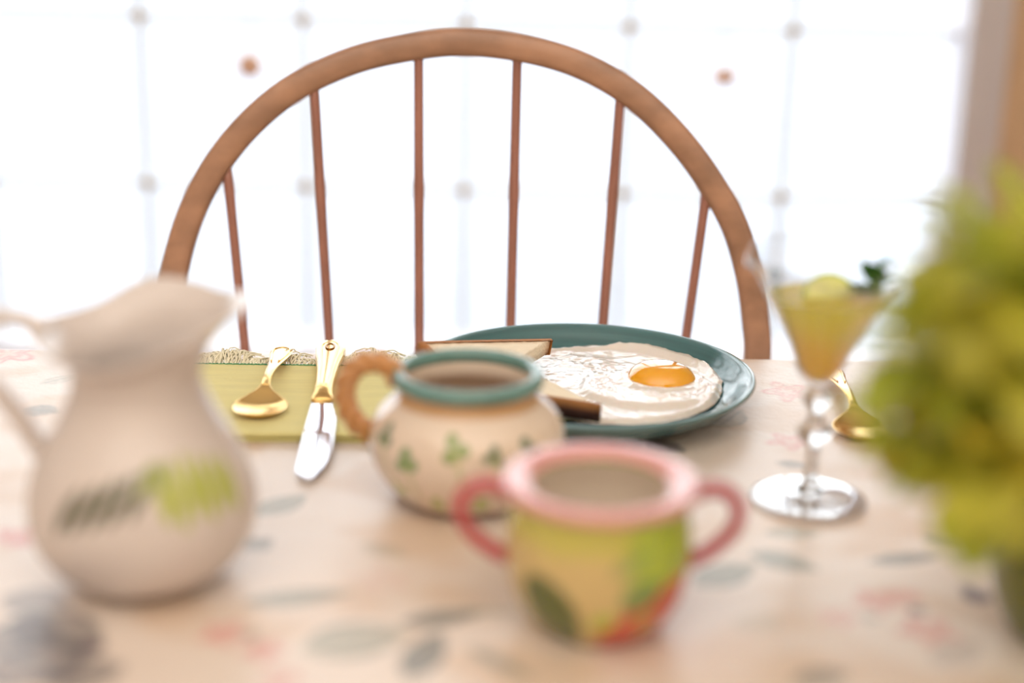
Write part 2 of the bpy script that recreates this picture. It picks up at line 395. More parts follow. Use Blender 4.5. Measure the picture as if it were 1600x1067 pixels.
# ------------------------------------------------------------------ chair
ch = thing('windsor_chair', 'brown wooden bow-back chair with slim spindles behind the table', 'chair', (-.047, 1.1, 0))
CO = Vector((-.047, 1.1, 0))
def on_back(px, py):                                       # the chair's reclined back plane y = 1.27 + .16 (z - .75)
    d = ray(px, py); t = (1.27 + .16 * (CAM.z - .75)) / (d.y - .16 * d.z); return CAM + d * t
SEAT = .455
def back_at(p, z):
    return Vector((p.x, 1.27 + .16 * (z - .75), z))
bow = [(260, 545), (274, 420), (307, 315), (365, 222), (448, 145), (548, 96), (640, 74), (715, 66), (807, 74), (900, 99), (985, 146), (1056, 213), (1108, 282), (1147, 352), (1170, 430), (1180, 500), (1183, 552)]
bp = [on_back(*p) for p in bow]
lo_l, lo_r = bp[0], bp[-1]
bp = [back_at(lo_l + Vector((.035, 0, 0)), SEAT - .02), back_at(lo_l + Vector((.012, 0, 0)), .6)] + bp + [back_at(lo_r - Vector((.012, 0, 0)), .6), back_at(lo_r - Vector((.035, 0, 0)), SEAT - .02)]
V, Fc = sweep([Vector(p) - CO for p in crom(bp, 120)], 0, 20, rrect(.010, .0128, 3.2), up=(0, 1, -.16))
link('bow', mesh('bow', V, Fc), M_wood, ch)
for (a, b) in (((357, 283), (382, 536)), ((492, 152), (515, 540)), ((654, 92), (655, 540)), ((808, 96), (797, 540)), ((968, 164), (939, 540)), ((1103, 305), (1070, 540))):
    A, B = on_back(*a), on_back(*b); d = (A - B) / (A.z - B.z); T = A + d * .012; Bt = A + d * (SEAT - .01 - A.z)
    bz = on_back(a[0], 300).z; kb = (bz - Bt.z) / (T.z - Bt.z)
    V, Fc = sweep([(Bt + (T - Bt) * (i / 40)) - CO for i in range(41)], lambda k: .0047 + .0004 * math.exp(-((k - kb) / .03) ** 2) - .0008 * max(0, k - kb) + .0016 * (1 - k) * (k < .5), 12)
    link('spindle', mesh('spindle', V, Fc), M_spin, ch)
# seat: shield outline with a dished top
nr, na = 14, 72; V, Fc = [], []
def so(th):
    c, s = math.cos(th), math.sin(th); return .262 * math.copysign(abs(c) ** .75, c), (.225 if s > 0 else .215) * math.copysign(abs(s) ** .8, s)
for lay in (0, 1):
    for i in range(nr + 1):
        f = i / nr
        for j in range(na):
            x, y = so(2 * PI * j / na); x *= f; y *= f
            z = SEAT - (.012 * (1 - f ** 2) if lay == 0 else .038 - .012 * f ** 6) - (.006 * sstep(.9, 1, f) if lay == 0 else 0)
            V.append((x, y - .085 + .12, z))
n1 = (nr + 1) * na
for lay in (0, 1):
    for i in range(nr):
        for j in range(na):
            q = (lay * n1 + i * na + j, lay * n1 + i * na + (j + 1) % na, lay * n1 + (i + 1) * na + (j + 1) % na, lay * n1 + (i + 1) * na + j)
            Fc.append(q[::-1] if lay == 0 else q)
for j in range(na): Fc.append((nr * na + j, nr * na + (j + 1) % na, n1 + nr * na + (j + 1) % na, n1 + nr * na + j))
so_ = link('seat', mesh('seat', V, Fc), M_wood, ch); so_.location = (0, -.075, 0)
legs = []
for sx in (-1, 1):
    for sy in (-1, 1):
        a = Vector((sx * .17, -.04 + sy * .13, SEAT - .035)); b = Vector((sx * .23, -.04 + sy * .2, 0)); legs.append((a, b))
        V, Fc = sweep([b + (a - b) * (i / 30) for i in range(31)], lambda k: .013 + .006 * math.sin(PI * min(1, k * 1.3)) + .004 * math.exp(-((k - .3) / .03) ** 2), 14)
        link('leg', mesh('leg', V, Fc), M_wood, ch)
for i, j in ((0, 1), (2, 3)):
    a = legs[i][0].lerp(legs[i][1], .6); b = legs[j][0].lerp(legs[j][1], .6)
    V, Fc = sweep([a.lerp(b, t / 20) for t in range(21)], lambda k: .008 + .005 * math.sin(PI * k), 12); link('stretcher', mesh('stretcher', V, Fc), M_wood, ch)
a = legs[0][0].lerp(legs[0][1], .6).lerp(legs[1][0].lerp(legs[1][1], .6), .5); b = Vector((-a.x, a.y, a.z))
V, Fc = sweep([a.lerp(b, t / 20) for t in range(21)], lambda k: .008 + .005 * math.sin(PI * k), 12); link('stretcher', mesh('stretcher', V, Fc), M_wood, ch)

# ------------------------------------------------------------------ plate
PC = Vector((.056, 1.056, TZ + .0008))
WELL, PR = .106, .1325
inner = [(0, .0062), (.05, .0062), (.09, .0064), (WELL, .0078), (.1165, .0135), (.1235, .0205), (.1275, .0242), (.1305, .0256)]
def plate_z(r): return float(np.interp(r, [p[0] for p in inner], [p[1] for p in inner]))
outer = [(PR, .0252), (.1328, .0232), (.1298, .0208), (.124, .0150), (.112, .0065), (.095, .0035), (.078, .0030), (.0765, .0), (.0715, .0), (.070, .0028), (.03, .003), (0, .003)]
def plate_col(x, y, z, k):
    r = math.hypot(x, y); th = math.atan2(y, x)
    n1 = noise.noise(Vector((r * 900, th * 1.2, 1))) * .5 + noise.noise(Vector((r * 260, th * .8, 4))) * .5
    c = np.array(lin(66, 110, 114)) * (1 + .38 * n1)
    e = math.exp(-((r - .1305) / .0022) ** 2); c = c * (1 - .55 * e) + np.array(lin(150, 186, 194)) * .55 * e  # paler lip: bluish reflected light painted into the glaze colour
    return c
pl = thing('dinner_plate', 'teal glazed stoneware plate with raised rim holding egg and toast', 'plate', PC)
P = np.vstack([crom(inner, 60), crom(outer, 60)])
link('dish', lathe('dish', P, 160, None, colf=plate_col), M_glazev, pl)

# ------------------------------------------------------------------ fried egg
eg = thing('fried_egg', 'sunny-side-up fried egg with shiny orange yolk on the teal plate', 'egg', PC)
ec = Vector((.033, .010)); dc = Vector((.051, .001)); yc = Vector((.063, .0195))
ctl = [(0, .077), (25, .082), (50, .096), (75, .102), (95, .101), (115, .106), (135, .118), (165, .122), (190, .118), (215, .104), (240, .092), (262, .087), (285, .083), (310, .079), (335, .076), (360, .077)]
na, nr = 220, 90; V, C, Fc = [], [], []
cw, cg, cb = np.array(lin(238, 231, 224)), np.array(lin(214, 204, 196)), np.array(lin(176, 128, 74))
for i in range(nr + 1):
    f = (i / nr)
    for j in range(na):
        th = 2 * PI * j / na; d = math.degrees(th)
        R = float(np.interp(d, [c[0] for c in ctl], [c[1] for c in ctl])); R *= 1 + .018 * noise.noise(Vector((math.cos(th) * 5, math.sin(th) * 5, 0))) + .010 * noise.noise(Vector((math.cos(th) * 18, math.sin(th) * 18, 2)))
        x = ec.x + R * f * math.cos(th); y = ec.y + R * f * math.sin(th)
        rp = math.hypot(x, y)
        if rp > .1145: x *= .1145 / rp; y *= .1145 / rp; rp = .1145
        z = plate_z(rp) + .0008
        q = Vector((x, y, 0)); nz = noise.noise(q * 90) * .6 + noise.noise(q * 220) * .4
        dd = math.hypot((x - dc.x) / .058, (y - dc.y) / .052) + .06 * noise.noise(q * 50 + Vector((0, 0, 7)))
        disc = float(sstep(1.0, .80, dd)); left = float(sstep(.03, -.01, x)) * (1 - disc)
        edge = float(sstep(1, .93, f))
        h = .0022 + .0042 * disc + .0009 * nz * (1 + 1.2 * left) + .0022 * math.exp(-((f - .95) / .04) ** 2) * (1 + .6 * nz)
        dy = math.hypot(x - yc.x, y - yc.y); h += .002 * math.exp(-((dy - .031) / .006) ** 2)
        h *= .12 + .88 * math.sqrt(edge)
        V.append((x, y, z + max(h, 0)))
        c = cw * (1 - .5 * left) + cg * .5 * left; b = float(sstep(.975, 1, f)) * (.5 + .5 * nz)
        C.append(c * (1 - b * .55) + cb * b * .55)
for i in range(nr):
    for j in range(na):
        Fc.append((i * na + j, (i + 1) * na + j, (i + 1) * na + (j + 1) % na, i * na + (j + 1) % na))
link('egg_white', mesh('egg_white', V, Fc, C), M_egg, eg)
yk = lathe('yolk', [(0, .0155), (.008, .0152), (.016, .0135), (.0222, .0098), (.0262, .0045), (.0268, .001), (.025, -.003), (0, -.003)], 64, 40,
           mod=lambda th, r, z, k: (r * (1 + .03 * math.cos(2 * th + .5) + .015 * math.cos(3 * th)), z))
yo = link('yolk', yk, M_yolk, eg); yo.location = (yc.x, yc.y, .0105)

# ------------------------------------------------------------------ toast halves
def toast(name, label, A, B, Cc, zA, zB, zC, th, dark):
    """triangular half slice: legs AB and BC carry crust, AC is the cut; z are the heights of the underside"""
    org = Vector((B[0], B[1], 0)); t = thing(name, label, 'toast', (B[0], B[1], zB), 0, 'toast halves on the teal plate')
    pts = [Vector((A[0], A[1], zA)) , Vector((B[0], B[1], zB)), Vector((Cc[0], Cc[1], zC))]
    o3 = Vector((B[0], B[1], zB)); pts = [p - o3 for p in pts]
    nrm = (pts[0] - pts[1]).cross(pts[2] - pts[1]).normalized()
    if nrm.z < 0: nrm = -nrm
    N = 26; V, C, Fc, idx = [], [], [], {}
    for lay in (0, 1):
        for i in range(N + 1):
            for j in range(N + 1 - i):
                a, c = i / N, j / N; b = 1 - a - c
                p = pts[0] * a + pts[1] * b + pts[2] * c
                q = Vector((a * 5, c * 5, lay * 3 + th * 900)); s = noise.noise(q * 1.1); s2 = noise.noise(q * 4)
                din = min(c, a) * 10; rnd = float(sstep(0, .6, din))
                p = p + nrm * (th * lay * (1 - .10 * (1 - rnd)) + (.0006 * s2 if lay else 0))
                tb_ = (1 - float(sstep(0, 1.3, din + s * .4))) ; col = np.array(lin(252, 240, 216)) * (1 - .6 * tb_) + np.array(lin(206, 148, 84)) * .6 * tb_
                col = col * (1 + .07 * s + .05 * s2)
                idx[(lay, i, j)] = len(V); V.append(p); C.append(col)
    for i in range(N):
        for j in range(N - i):
            for lay in (0, 1):
                f = (idx[lay, i, j], idx[lay, i + 1, j], idx[lay, i, j + 1]); Fc.append(f if lay else f[::-1])
                if j < N - i - 1:
                    f = (idx[lay, i + 1, j], idx[lay, i + 1, j + 1], idx[lay, i, j + 1]); Fc.append(f if lay else f[::-1])
    for k in range(N):                                      # cut face along AC
        i = N - k; Fc.append((idx[0, i, k], idx[0, i - 1, k + 1], idx[1, i - 1, k + 1], idx[1, i, k]))
    link('crumb', mesh('crumb', V, Fc, C), M_crumb, t)
    # crust: a rind wrapped round legs A-B and B-C
    path = [pts[0].lerp(pts[1], i / 24) for i in range(25)] + [pts[1].lerp(pts[2], i / 24) for i in range(1, 25)]
    cen = (pts[0] + pts[1] + pts[2]) / 3; V, C, Fc = [], [], []
    sec = [(.0035, -.0002), (0, -.0004), (-.0016, .0012), (-.002, th * .5), (-.0016, th - .0012), (0, th + .0006), (.0035, th + .0004)]
    for i, p in enumerate(path):
        leg_ = (pts[1] - pts[0]) if i < 24 else (pts[2] - pts[1])
        if i == 24: inn = ((pts[0] - pts[1]).normalized() + (pts[2] - pts[1]).normalized()) * .8
        else:
            ld_ = leg_.normalized(); inn = (cen - p) - ld_ * (cen - p).dot(ld_); inn.normalize()
        for (d, z) in sec:
            s = noise.noise(Vector((i * .35, z * 300, th * 500)))
            V.append(p + inn * (d + .0005 * s) + nrm * z)
            base_ = np.array(lin(*dark)); hi = np.array(lin(196, 132, 66)); k = .75 if d > .002 else (.5 if abs(z - th) < .0015 else .0)
            C.append((base_ * (1 - k) + hi * k) * (1 + .25 * s))
    m = len(sec)
    for i in range(len(path) - 1):
        for j in range(m - 1): Fc.append((i * m + j, (i + 1) * m + j, (i + 1) * m + j + 1, i * m + j + 1))
    Fc += [tuple(range(m)), tuple((len(path) - 1) * m + j for j in range(m))[::-1]]
    link('crust', mesh('crust', V, Fc, C), M_crust, t)
    return t
A = onz(857, 527, .784); B = onz(653, 533, .795); d = (B - A); per = Vector((-d.y, d.x, 0)).normalized() * .085
Cb = B + (per if per.y < 0 else -per)
toast('toast_half', 'pale golden toast half resting on the plate rim behind the creamer', A, B, Cb, .7705, .7825, .770, .0125, (150, 92, 44))
A = onz(937, 634, .776); B = A + Vector((-.100, .036, 0)); Cf = B + Vector((.028, .075, 0))
toast('toast_half', 'toast half with dark burnt crust at the front of the teal plate', A, B, Cf, .7636, .7655, .7640, .0125, (58, 24, 14))

# ------------------------------------------------------------------ napkin
NX0, NX1, NY0, NY1 = -.262, -.072, .948, 1.114
npk = thing('napkin', 'folded yellow-green woven napkin with frayed fringe under the cutlery', 'napkin', ((NX0 + NX1) / 2, (NY0 + NY1) / 2, TZ + .0008), math.radians(1.5))
hx, hy = (NX1 - NX0) / 2, (NY1 - NY0) / 2
def layer(z0, z1, sx, sy, dy):
    n = 40; V, Fc = [], []
    for lay in (0, 1):
        for j in range(n + 1):
            for i in range(n + 1):
                u, v = i / n * 2 - 1, j / n * 2 - 1; e = max(abs(u), abs(v)); 
                z = (z0 if lay == 0 else z1) + (.0004 * noise.noise(Vector((u * 4, v * 4, z1 * 1000))) - (.0008 * sstep(.93, 1, e)) if lay else 0)
                V.append((u * sx, v * sy + dy + .0008 * math.sin(u * 5), z))
    m = (n + 1) ** 2; I = lambda l, j, i: l * m + j * (n + 1) + i
    for j in range(n):
        for i in range(n):
            Fc.append((I(1, j, i), I(1, j, i + 1), I(1, j + 1, i + 1), I(1, j + 1, i))); Fc.append((I(0, j, i), I(0, j + 1, i), I(0, j + 1, i + 1), I(0, j, i + 1)))
    for i in range(n):
        Fc += [(I(0, 0, i), I(0, 0, i + 1), I(1, 0, i + 1), I(1, 0, i)), (I(0, n, i + 1), I(0, n, i), I(1, n, i), I(1, n, i + 1)),
               (I(0, i + 1, 0), I(0, i, 0), I(1, i, 0), I(1, i + 1, 0)), (I(0, i, n), I(0, i + 1, n), I(1, i + 1, n), I(1, i, n))]
    return mesh('fold', V, Fc)
NT = .0062
link('fold', layer(0, .0019, hx, hy, 0), M_nap, npk); link('fold', layer(.0021, .0040, hx - .001, hy - .001, .001), M_nap, npk)
link('fold', layer(.0042, NT, hx - .0005, hy, -.0002), M_nap, npk)
V, Fc = [], []                                              # fringe: many fine threads along the far edge
for k in range(420):
    x = rng.uniform(-hx, hx); tuft = .5 + .5 * noise.noise(Vector((x * 26, 2, 0))) + .25 * noise.noise(Vector((x * 80, 5, 0)))
    L = .014 + .016 * tuft + rng.uniform(-.003, .003); zt = .002 + .013 * max(0, tuft) * rng.uniform(.5, 1.1) * (.15 if abs(x + .034) < .014 or abs(x - .012) < .016 else 1); bx_ = rng.normal(0, .008)
    p0 = Vector((x, hy - .002, NT - .001 - rng.uniform(0, .004)))
    P = [p0 + Vector((bx_ * t * t + .0015 * math.sin(t * 7 + k), L * t, zt * math.sin(t * PI * .75) - .003 * t * t)) for t in np.linspace(0, 1, 6)]
    P = [Vector((p.x, p.y, max(p.z, .0006))) for p in P]
    v, f = sweep(P, .00055, 6, caps=False); n0 = len(V); V += v; Fc += [tuple(i + n0 for i in q) for q in f]
tag(link('fringe', mesh('fringe', V, Fc), M_fringe, npk), kind='stuff')
P = [Vector((-hx + 2 * hx * i / 200, hy - .004 + .0004 * math.sin(i * 1.1), NT + .0001 + .0003 * math.sin(i * 2.1))) for i in range(201)]
V, Fc = sweep(P, .0006, 6); link('stitching', mesh('stitching', V, Fc), M_thread, npk)

# ------------------------------------------------------------------ cutlery
ZN = TZ + .0008 + NT                                        # top of the napkin
def strip(secs, nseg=20):
    """closed body from sections (centre xyz, half width, half thickness, dish): axis along local +y"""
    V, Fc = [], []
    for (x, y, z, hw, ht, dish) in secs:
        for j in range(nseg):
            ph = 2 * PI * j / nseg; c, s = math.cos(ph), math.sin(ph)
            u = math.copysign(abs(c) ** .8, c); V.append((x + hw * u, y, z + ht * math.copysign(abs(s) ** .8, s) + dish * (u * u - 1)))
    m = len(secs)
    for i in range(m - 1):
        for j in range(nseg): Fc.append((i * nseg + j, i * nseg + (j + 1) % nseg, (i + 1) * nseg + (j + 1) % nseg, (i + 1) * nseg + j))
    Fc += [tuple(range(nseg))[::-1], tuple((m - 1) * nseg + j for j in range(nseg))]
    return V, Fc
def secs_spline(keys, n):
    return [tuple(r) for r in crom(keys, n)]
def make_spoon(name, label, tip, end, zt):
    tip, end = Vector(tip), Vector(end); d = end - tip; L = .168; rz = math.atan2(-d.x, d.y)
    t = thing(name, label, 'spoon', (tip.x, tip.y, zt), rz, 'gold spoons on the table')
    bowl = [(0, .000, .0062, .0030, .0008, 0), (0, .0025, .0058, .0095, .0009, .0015), (0, .010, .0052, .0165, .0009, .0038), (0, .021, .0050, .0200, .0009, .0044), (0, .033, .0056, .0185, .0009, .0042), (0, .043, .0070, .0120, .0011, .0022), (0, .050, .0090, .0060, .0014, .0006), (0, .056, .0105, .0036, .0018, 0)]
    o = link('bowl', mesh('bowl', *strip(secs_spline(bowl, 48), 28)), M_gold, t)
    hd = [(0, .054, .0102, .0036, .0018, 0), (0, .066, .0125, .0030, .0017, 0), (0, .085, .0130, .0036, .0015, 0), (0, .110, .0105, .0052, .0014, 0), (0, .135, .0078, .0076, .0013, 0), (0, .150, .0070, .0092, .0013, 0), (0, .160, .0068, .0086, .0013, 0), (0, .166, .0066, .0055, .0012, 0), (0, L, .0065, .0015, .0010, 0)]
    h = link('handle', mesh('handle', *strip(secs_spline(hd, 60), 20)), M_gold, t)
    # raised thread border round the handle end
    P = [(-.0030, .112, .0122), (-.0052, .135, .0093), (-.0066, .150, .0085), (-.0058, .159, .0082), (0, .1635, .0080), (.0058, .159, .0082), (.0066, .150, .0085), (.0052, .135, .0093), (.0030, .112, .0122)]
    V, Fc = sweep(crom(P, 60), .0007, 6); link('border', mesh('border', V, Fc), M_gold, h)
    return t
e = onz(436, 556, ZN + .008); b = onz(399, 660, ZN)
make_spoon('spoon', 'gold spoon lying on the yellow napkin left of the knife', (b.x, b.y), (e.x, e.y), ZN - .0004)
e = onz(1312, 600, TZ + .008); b = onz(1352, 696, TZ)
make_spoon('spoon', 'gold spoon on the tablecloth between the stemmed glass and the foliage', (b.x, b.y), (e.x, e.y), TZ + .0002)

tip = onz(484, 752, TZ + .002); end = onz(519, 541, TZ + .012); d = end - tip; rz = math.atan2(-d.x, d.y); KL = .262
kn = thing('table_knife', 'table knife with broad silver blade and ornate gold handle on napkin', 'knife', (tip.x, tip.y, TZ + .0012), rz); kn.scale = (1, 1.05, 1)
tilt = (ZN - TZ + .001) / .075
def kz(y): return .0012 + y / .07 * .0068 if y < .07 else .0080 + (y - .07) * .012
bl = []
for y in np.linspace(0, .135, 50):
    f = y / .135
    lft = -.0020 - .0085 * min(1, (y / .012) ** .5) * (1 - .30 * f) ; rgt = .0115 * math.sin(min(1, (y + .0008) / .055) * PI / 2) ** .8 + .001 - .0045 * float(sstep(.09, .13, y))
    bl.append(((lft + rgt) / 2, y, kz(y) + .0006, (rgt - lft) / 2, .0009 + .0006 * f, 0))
link('blade', mesh('blade', *strip(bl, 20)), M_steel, kn)
zb = kz(.13) + .0028
bo = [(0, .128, zb - .001, .0080, .0026, 0), (0, .133, zb - .0005, .0082, .0036, 0), (0, .137, zb, .0074, .0042, 0)]
hd = bo + [(0, .145, zb + .001, .0070, .0048, 0), (0, .175, zb + .001, .0078, .0052, 0), (0, .205, zb + .001, .0095, .0058, 0), (0, .230, zb + .001, .0118, .0064, 0), (0, .247, zb + .001, .0125, .0066, 0), (0, .257, zb + .001, .0100, .0060, 0), (0, KL, zb + .001, .0040, .0035, 0)]
hd = secs_spline(hd, 70); ho = link('handle', mesh('handle', *strip(hd, 24)), M_gold, kn)
zt = lambda y: zb + .001 + float(np.interp(y, [s[1] for s in hd], [s[4] for s in hd])) * .93
P = [(x, y, zt(y)) for x, y in [(-.002, .146), (-.0035, .17), (-.0045, .2), (-.0065, .228), (-.0065, .243), (0, .252), (.0065, .243), (.0065, .228), (.0045, .2), (.0035, .17), (.002, .146)]]
V, Fc = sweep(crom(P, 90), .0008, 6); link('border', mesh('border', V, Fc), M_gold, ho)
P = [(.0034 * math.cos(a), .236 + .0075 * math.sin(a), zt(.24) + .0004) for a in np.linspace(0, 2 * PI, 40)]
V, Fc = sweep(P, .0009, 6, caps=False); link('scroll', mesh('scroll', V, Fc), mat('dark_gold', (150, 100, 40), .3, metal=1), ho)

# ------------------------------------------------------------------ creamer
cr = thing('creamer', 'round cream creamer with teal rim, clover sprigs and braided tan handle', 'creamer', (-.0275, .863, TZ + .0008)); cr.scale = (1.02,) * 3
body = [(0, .002), (.038, .002), (.041, .0), (.0435, .002), (.050, .009), (.0575, .020), (.0618, .033), (.0612, .045), (.0565, .055), (.0490, .0625), (.0440, .067), (.0428, .071), (.0440, .075), (.0445, .0775),
        (.0415, .0775), (.0395, .072), (.0400, .066), (.046, .060), (.053, .054), (.0575, .044), (.0580, .033), (.054, .021), (.047, .011), (.03, .0055), (0, .005)]
CR = np.array(lin(232, 214, 196)); GRN, DGR, YGR, TAN = map(lambda c: np.array(lin(*c)), ((84, 140, 62), (62, 104, 70), (168, 184, 92), (206, 158, 104)))
def clover(c, s, z, cx, cz, R, col, stem):
    for a in (90, 210, 330):
        lx, lz = cx + R * .62 * math.cos(math.radians(a + stem)), cz + R * .62 * math.sin(math.radians(a + stem))
        d = math.hypot(s - lx, z - lz); k = float(sstep(R * .62, R * .40, d)); c = c * (1 - .9 * k) + col * .9 * k
    if cz - 3.6 * R < z < cz: 
        k = float(sstep(.0016, .0006, abs(s - cx - (cz - z) * .25))); c = c * (1 - .6 * k) + YGR * .6 * k
    return c
sprigs = [(-.036, .040, .0075, GRN, 10), (-.0055, .051, .0080, np.array(lin(118, 150, 66)), 25), (.018, .047, .0058, DGR, -15), (.042, .047, .0075, DGR, 20), (-.058, .05, .007, DGR, 0), (.068, .036, .0075, GRN, 5), (.095, .046, .008, GRN, 20), (.125, .04, .007, DGR, 0), (-.085, .038, .0075, GRN, 10), (-.115, .046, .008, YGR, 0), (.155, .048, .007, GRN, 10), (-.15, .04, .007, DGR, 10),
          (-.046, .018, .006, YGR, 30), (-.018, .013, .0055, YGR, 0), (.012, .014, .006, YGR, 10), (.04, .016, .006, YGR, 0)]
def cream_col(x, y, z, k):
    if k > .56: return CR * .98
    th = math.atan2(x, -y); s = th * .06; c = CR.copy()
    c = c * (1 - .9 * float(sstep(.0640, .0665, z))) + TAN * .9 * float(sstep(.0640, .0665, z))
    for q in sprigs: c = clover(c, s, z, *q)
    b = float(sstep(.0055, .003, z)); c = c * (1 - .8 * b) + np.array(lin(128, 84, 62)) * .8 * b  # brown ring at the base paints its shadow into the glaze
    return c
link('body', lathe('body', body, 220, 190, colf=cream_col), M_glazev, cr)
rim = [(.0436 + .0044 * math.cos(a), .0782 + .0050 * math.sin(a)) for a in np.linspace(0, 2 * PI, 21)]
link('rim', lathe('rim', rim, 128), M_teal, cr)
link('coffee', lathe('coffee', [(0, .030), (.0572, .030), (.0577, .0292)], 64), M_coffee, cr)
hp = [(-.0425, 0, .073), (-.050, 0, .0835), (-.061, 0, .0862), (-.0715, 0, .0815), (-.0770, 0, .070), (-.0765, 0, .058), (-.071, 0, .047), (-.0605, 0, .0385), (-.055, 0, .035)]
def braid(ph, k):
    r = .0047 * (1 + .60 * abs(math.sin(1.5 * (ph - k * 20)))) ; return r * math.cos(ph), r * math.sin(ph)
V, Fc = sweep(crom(hp, 130), 0, 36, braid, up=(0, 1, 0)); link('handle', mesh('handle', V, Fc), M_rope, cr)

# ------------------------------------------------------------------ sugar bowl
sg = thing('sugar_bowl', 'green painted sugar bowl with pink rim and two red handles', 'sugar bowl', (.048, .692, TZ + .0008)); sg.scale = (1.035,) * 3
body = [(0, .002), (.028, .002), (.0302, 0), (.0328, .0018), (.0375, .0070), (.0428, .016), (.0466, .030), (.0478, .044), (.0468, .056), (.0452, .064), (.0456, .070), (.0475, .0745),
        (.0475, .0775), (.041, .0762), (.0365, .0745), (.0385, .068), (.0425, .058), (.0438, .044), (.042, .031), (.037, .019), (.029, .010), (.018, .006), (0, .0055)]
YG, LGn, DKG, REDP, TANP, OLV = map(lambda c: np.array(lin(*c)), ((196, 188, 92), (172, 190, 62), (86, 98, 44), (204, 84, 62), (208, 182, 122), (120, 150, 82)))
def sug_col(x, y, z, k):
    if k > .60: return np.array(lin(236, 222, 206))
    s = math.atan2(x, -y) * .046; n = noise.noise(Vector((s * 60, z * 60, 0))); w_ = .004 * n
    c = TANP.copy()
    def put(c, m, col): return c * (1 - m) + col * m
    c = put(c, float(sstep(.050, .062, z + w_)), YG)
    c = put(c, float(sstep(.008, .02, s + w_)) * float(sstep(.026, .036, z + w_)), LGn)
    c = put(c, float(sstep(.022, .019, s - w_) * sstep(-.004, .002, s)) * float(sstep(.024, .012, z + w_)), LGn)
    c = put(c, float(sstep(.029, .021, z + w_ * 2) * sstep(-.006, .003, s + (z - .01) * .1)), REDP)
    c = put(c, float(sstep(.010, .014, s + w_) * sstep(.032, .026, z - s * .25 + w_)), REDP)
    for (cx, cz, a, b, rot, col, m0) in ((-.027, .0215, .022, .0155, -1.05, DKG, .95), (.019, .034, .011, .009, .4, OLV, .85), (.013, .052, .011, .004, .5, OLV, .6), (.001, .020, .007, .005, .3, LGn, .9), (.024, .017, .007, .005, .5, np.array(lin(190, 170, 70)), .8),
                                         (.075, .03, .022, .011, .9, DKG, .9), (-.08, .035, .022, .011, -.7, DKG, .9), (.12, .03, .02, .011, .5, OLV, .9), (-.125, .04, .02, .011, -1, REDP, .9)):
        u = (s - cx) * math.cos(rot) + (z - cz) * math.sin(rot); v = -(s - cx) * math.sin(rot) + (z - cz) * math.cos(rot)
        d = (u / a) ** 2 + (v / b) ** 2; c = put(c, float(sstep(1.15, .75, d)) * m0, col)
    return c
link('body', lathe('body', body, 180, 150, colf=sug_col), M_glazev, sg)
rim = [(.0350, .0752), (.0365, .0768), (.042, .0782), (.0475, .0795), (.0495, .0785), (.0500, .0760), (.0490, .0735), (.0462, .0722), (.0440, .0728), (.038, .0738), (.0350, .0752)]
link('rim', lathe('rim', rim, 128), M_pinkrim, sg)
for s in (-1, 1):
    hp = [(s * .0445, 0, .0690), (s * .0540, 0, .0735), (s * .0640, 0, .0722), (s * .0705, 0, .0640), (s * .0690, 0, .0530), (s * .0610, 0, .0430), (s * .0520, 0, .0365), (s * .0450, 0, .0330)]
    V, Fc = sweep(crom(hp, 60), lambda k: .0038 + .0008 * abs(k - .5), 16, up=(0, 1, 0)); link('handle', mesh('handle', V, Fc), M_redh, sg)

# ------------------------------------------------------------------ pitcher
pt = thing('pitcher', 'tall cream pitcher with ruffled flared rim and green leaf painting', 'pitcher', (-.203, .733, TZ + .0008))
body = [(0, .003), (.029, .003), (.032, .0), (.0355, .002), (.043, .006), (.0525, .015), (.0595, .027), (.0625, .041), (.0612, .056), (.0565, .071), (.0490, .085), (.0415, .098), (.0362, .110), (.0345, .120), (.0362, .130), (.0415, .139), (.0490, .1465), (.0520, .149),
        (.0512, .1505), (.047, .1475), (.040, .141), (.0345, .132), (.0318, .120), (.034, .108), (.040, .095), (.048, .081), (.055, .066), (.0585, .050), (.0585, .038), (.054, .024), (.044, .012), (.028, .007), (0, .006)]
rk = [(0, 1.34, .015), (35, 1.06, .008), (65, .98, .010), (95, .97, .010), (130, .93, -.002), (160, 1.0, -.004), (180, 1.10, -.002), (210, .98, -.010), (245, .96, -.014), (275, .96, -.012), (310, 1.0, -.003), (335, 1.22, .009), (360, 1.34, .015)]
rk = crom([(a / 60, b, c * 20) for a, b, c in rk], 181)
def ruff(th, r, z, k):
    f = float(sstep(.118, .150, z)); d = math.degrees(th) % 360
    return r * (1 + f * (float(np.interp(d, rk[:, 0] * 60, rk[:, 1])) - 1)), z + f * float(np.interp(d, rk[:, 0] * 60, rk[:, 2])) / 20
PCR = np.array(lin(216, 206, 201)); FDK, FLM = np.array(lin(78, 82, 54)), np.array(lin(172, 184, 48))
fronds = []
for i in range(5): fronds.append((.020 - i * .0098, .084 - i * .0026, .008 - i * .0100, .058 - i * .0030, .0045, FDK))
fronds.append((.024, .084, -.020, .066, .0016, FDK))
for i in range(6): fronds.append((.024 + i * .0085, .088 - abs(i - 2) * .002, .028 + i * .0080, .054 - .004 * (i % 2), .0050, FLM))
for i in range(3): fronds.append((.022 + i * .004, .086, .012 + i * .006, .070, .0032, np.array(lin(140, 150, 60))))
def pit_col(x, y, z, k):
    c = PCR.copy()
    if k > .55: return c
    s = math.atan2(x, -y) * .058
    for (x0, z0, x1, z1, wd, col) in fronds:
        dx, dz = x1 - x0, z1 - z0; L = math.hypot(dx, dz); u = ((s - x0) * dx + (z - z0) * dz) / L / L; v = abs(-(s - x0) * dz + (z - z0) * dx) / L
        if 0 < u < 1:
            m = float(sstep(wd, wd * .55, v / max(.2, math.sin(PI * u) ** .6))); c = c * (1 - .85 * m) + col * .85 * m
    return c
link('body', lathe('body', body, 200, 190, mod=ruff, colf=pit_col), M_pitch, pt).rotation_euler = (0, 0, 0)
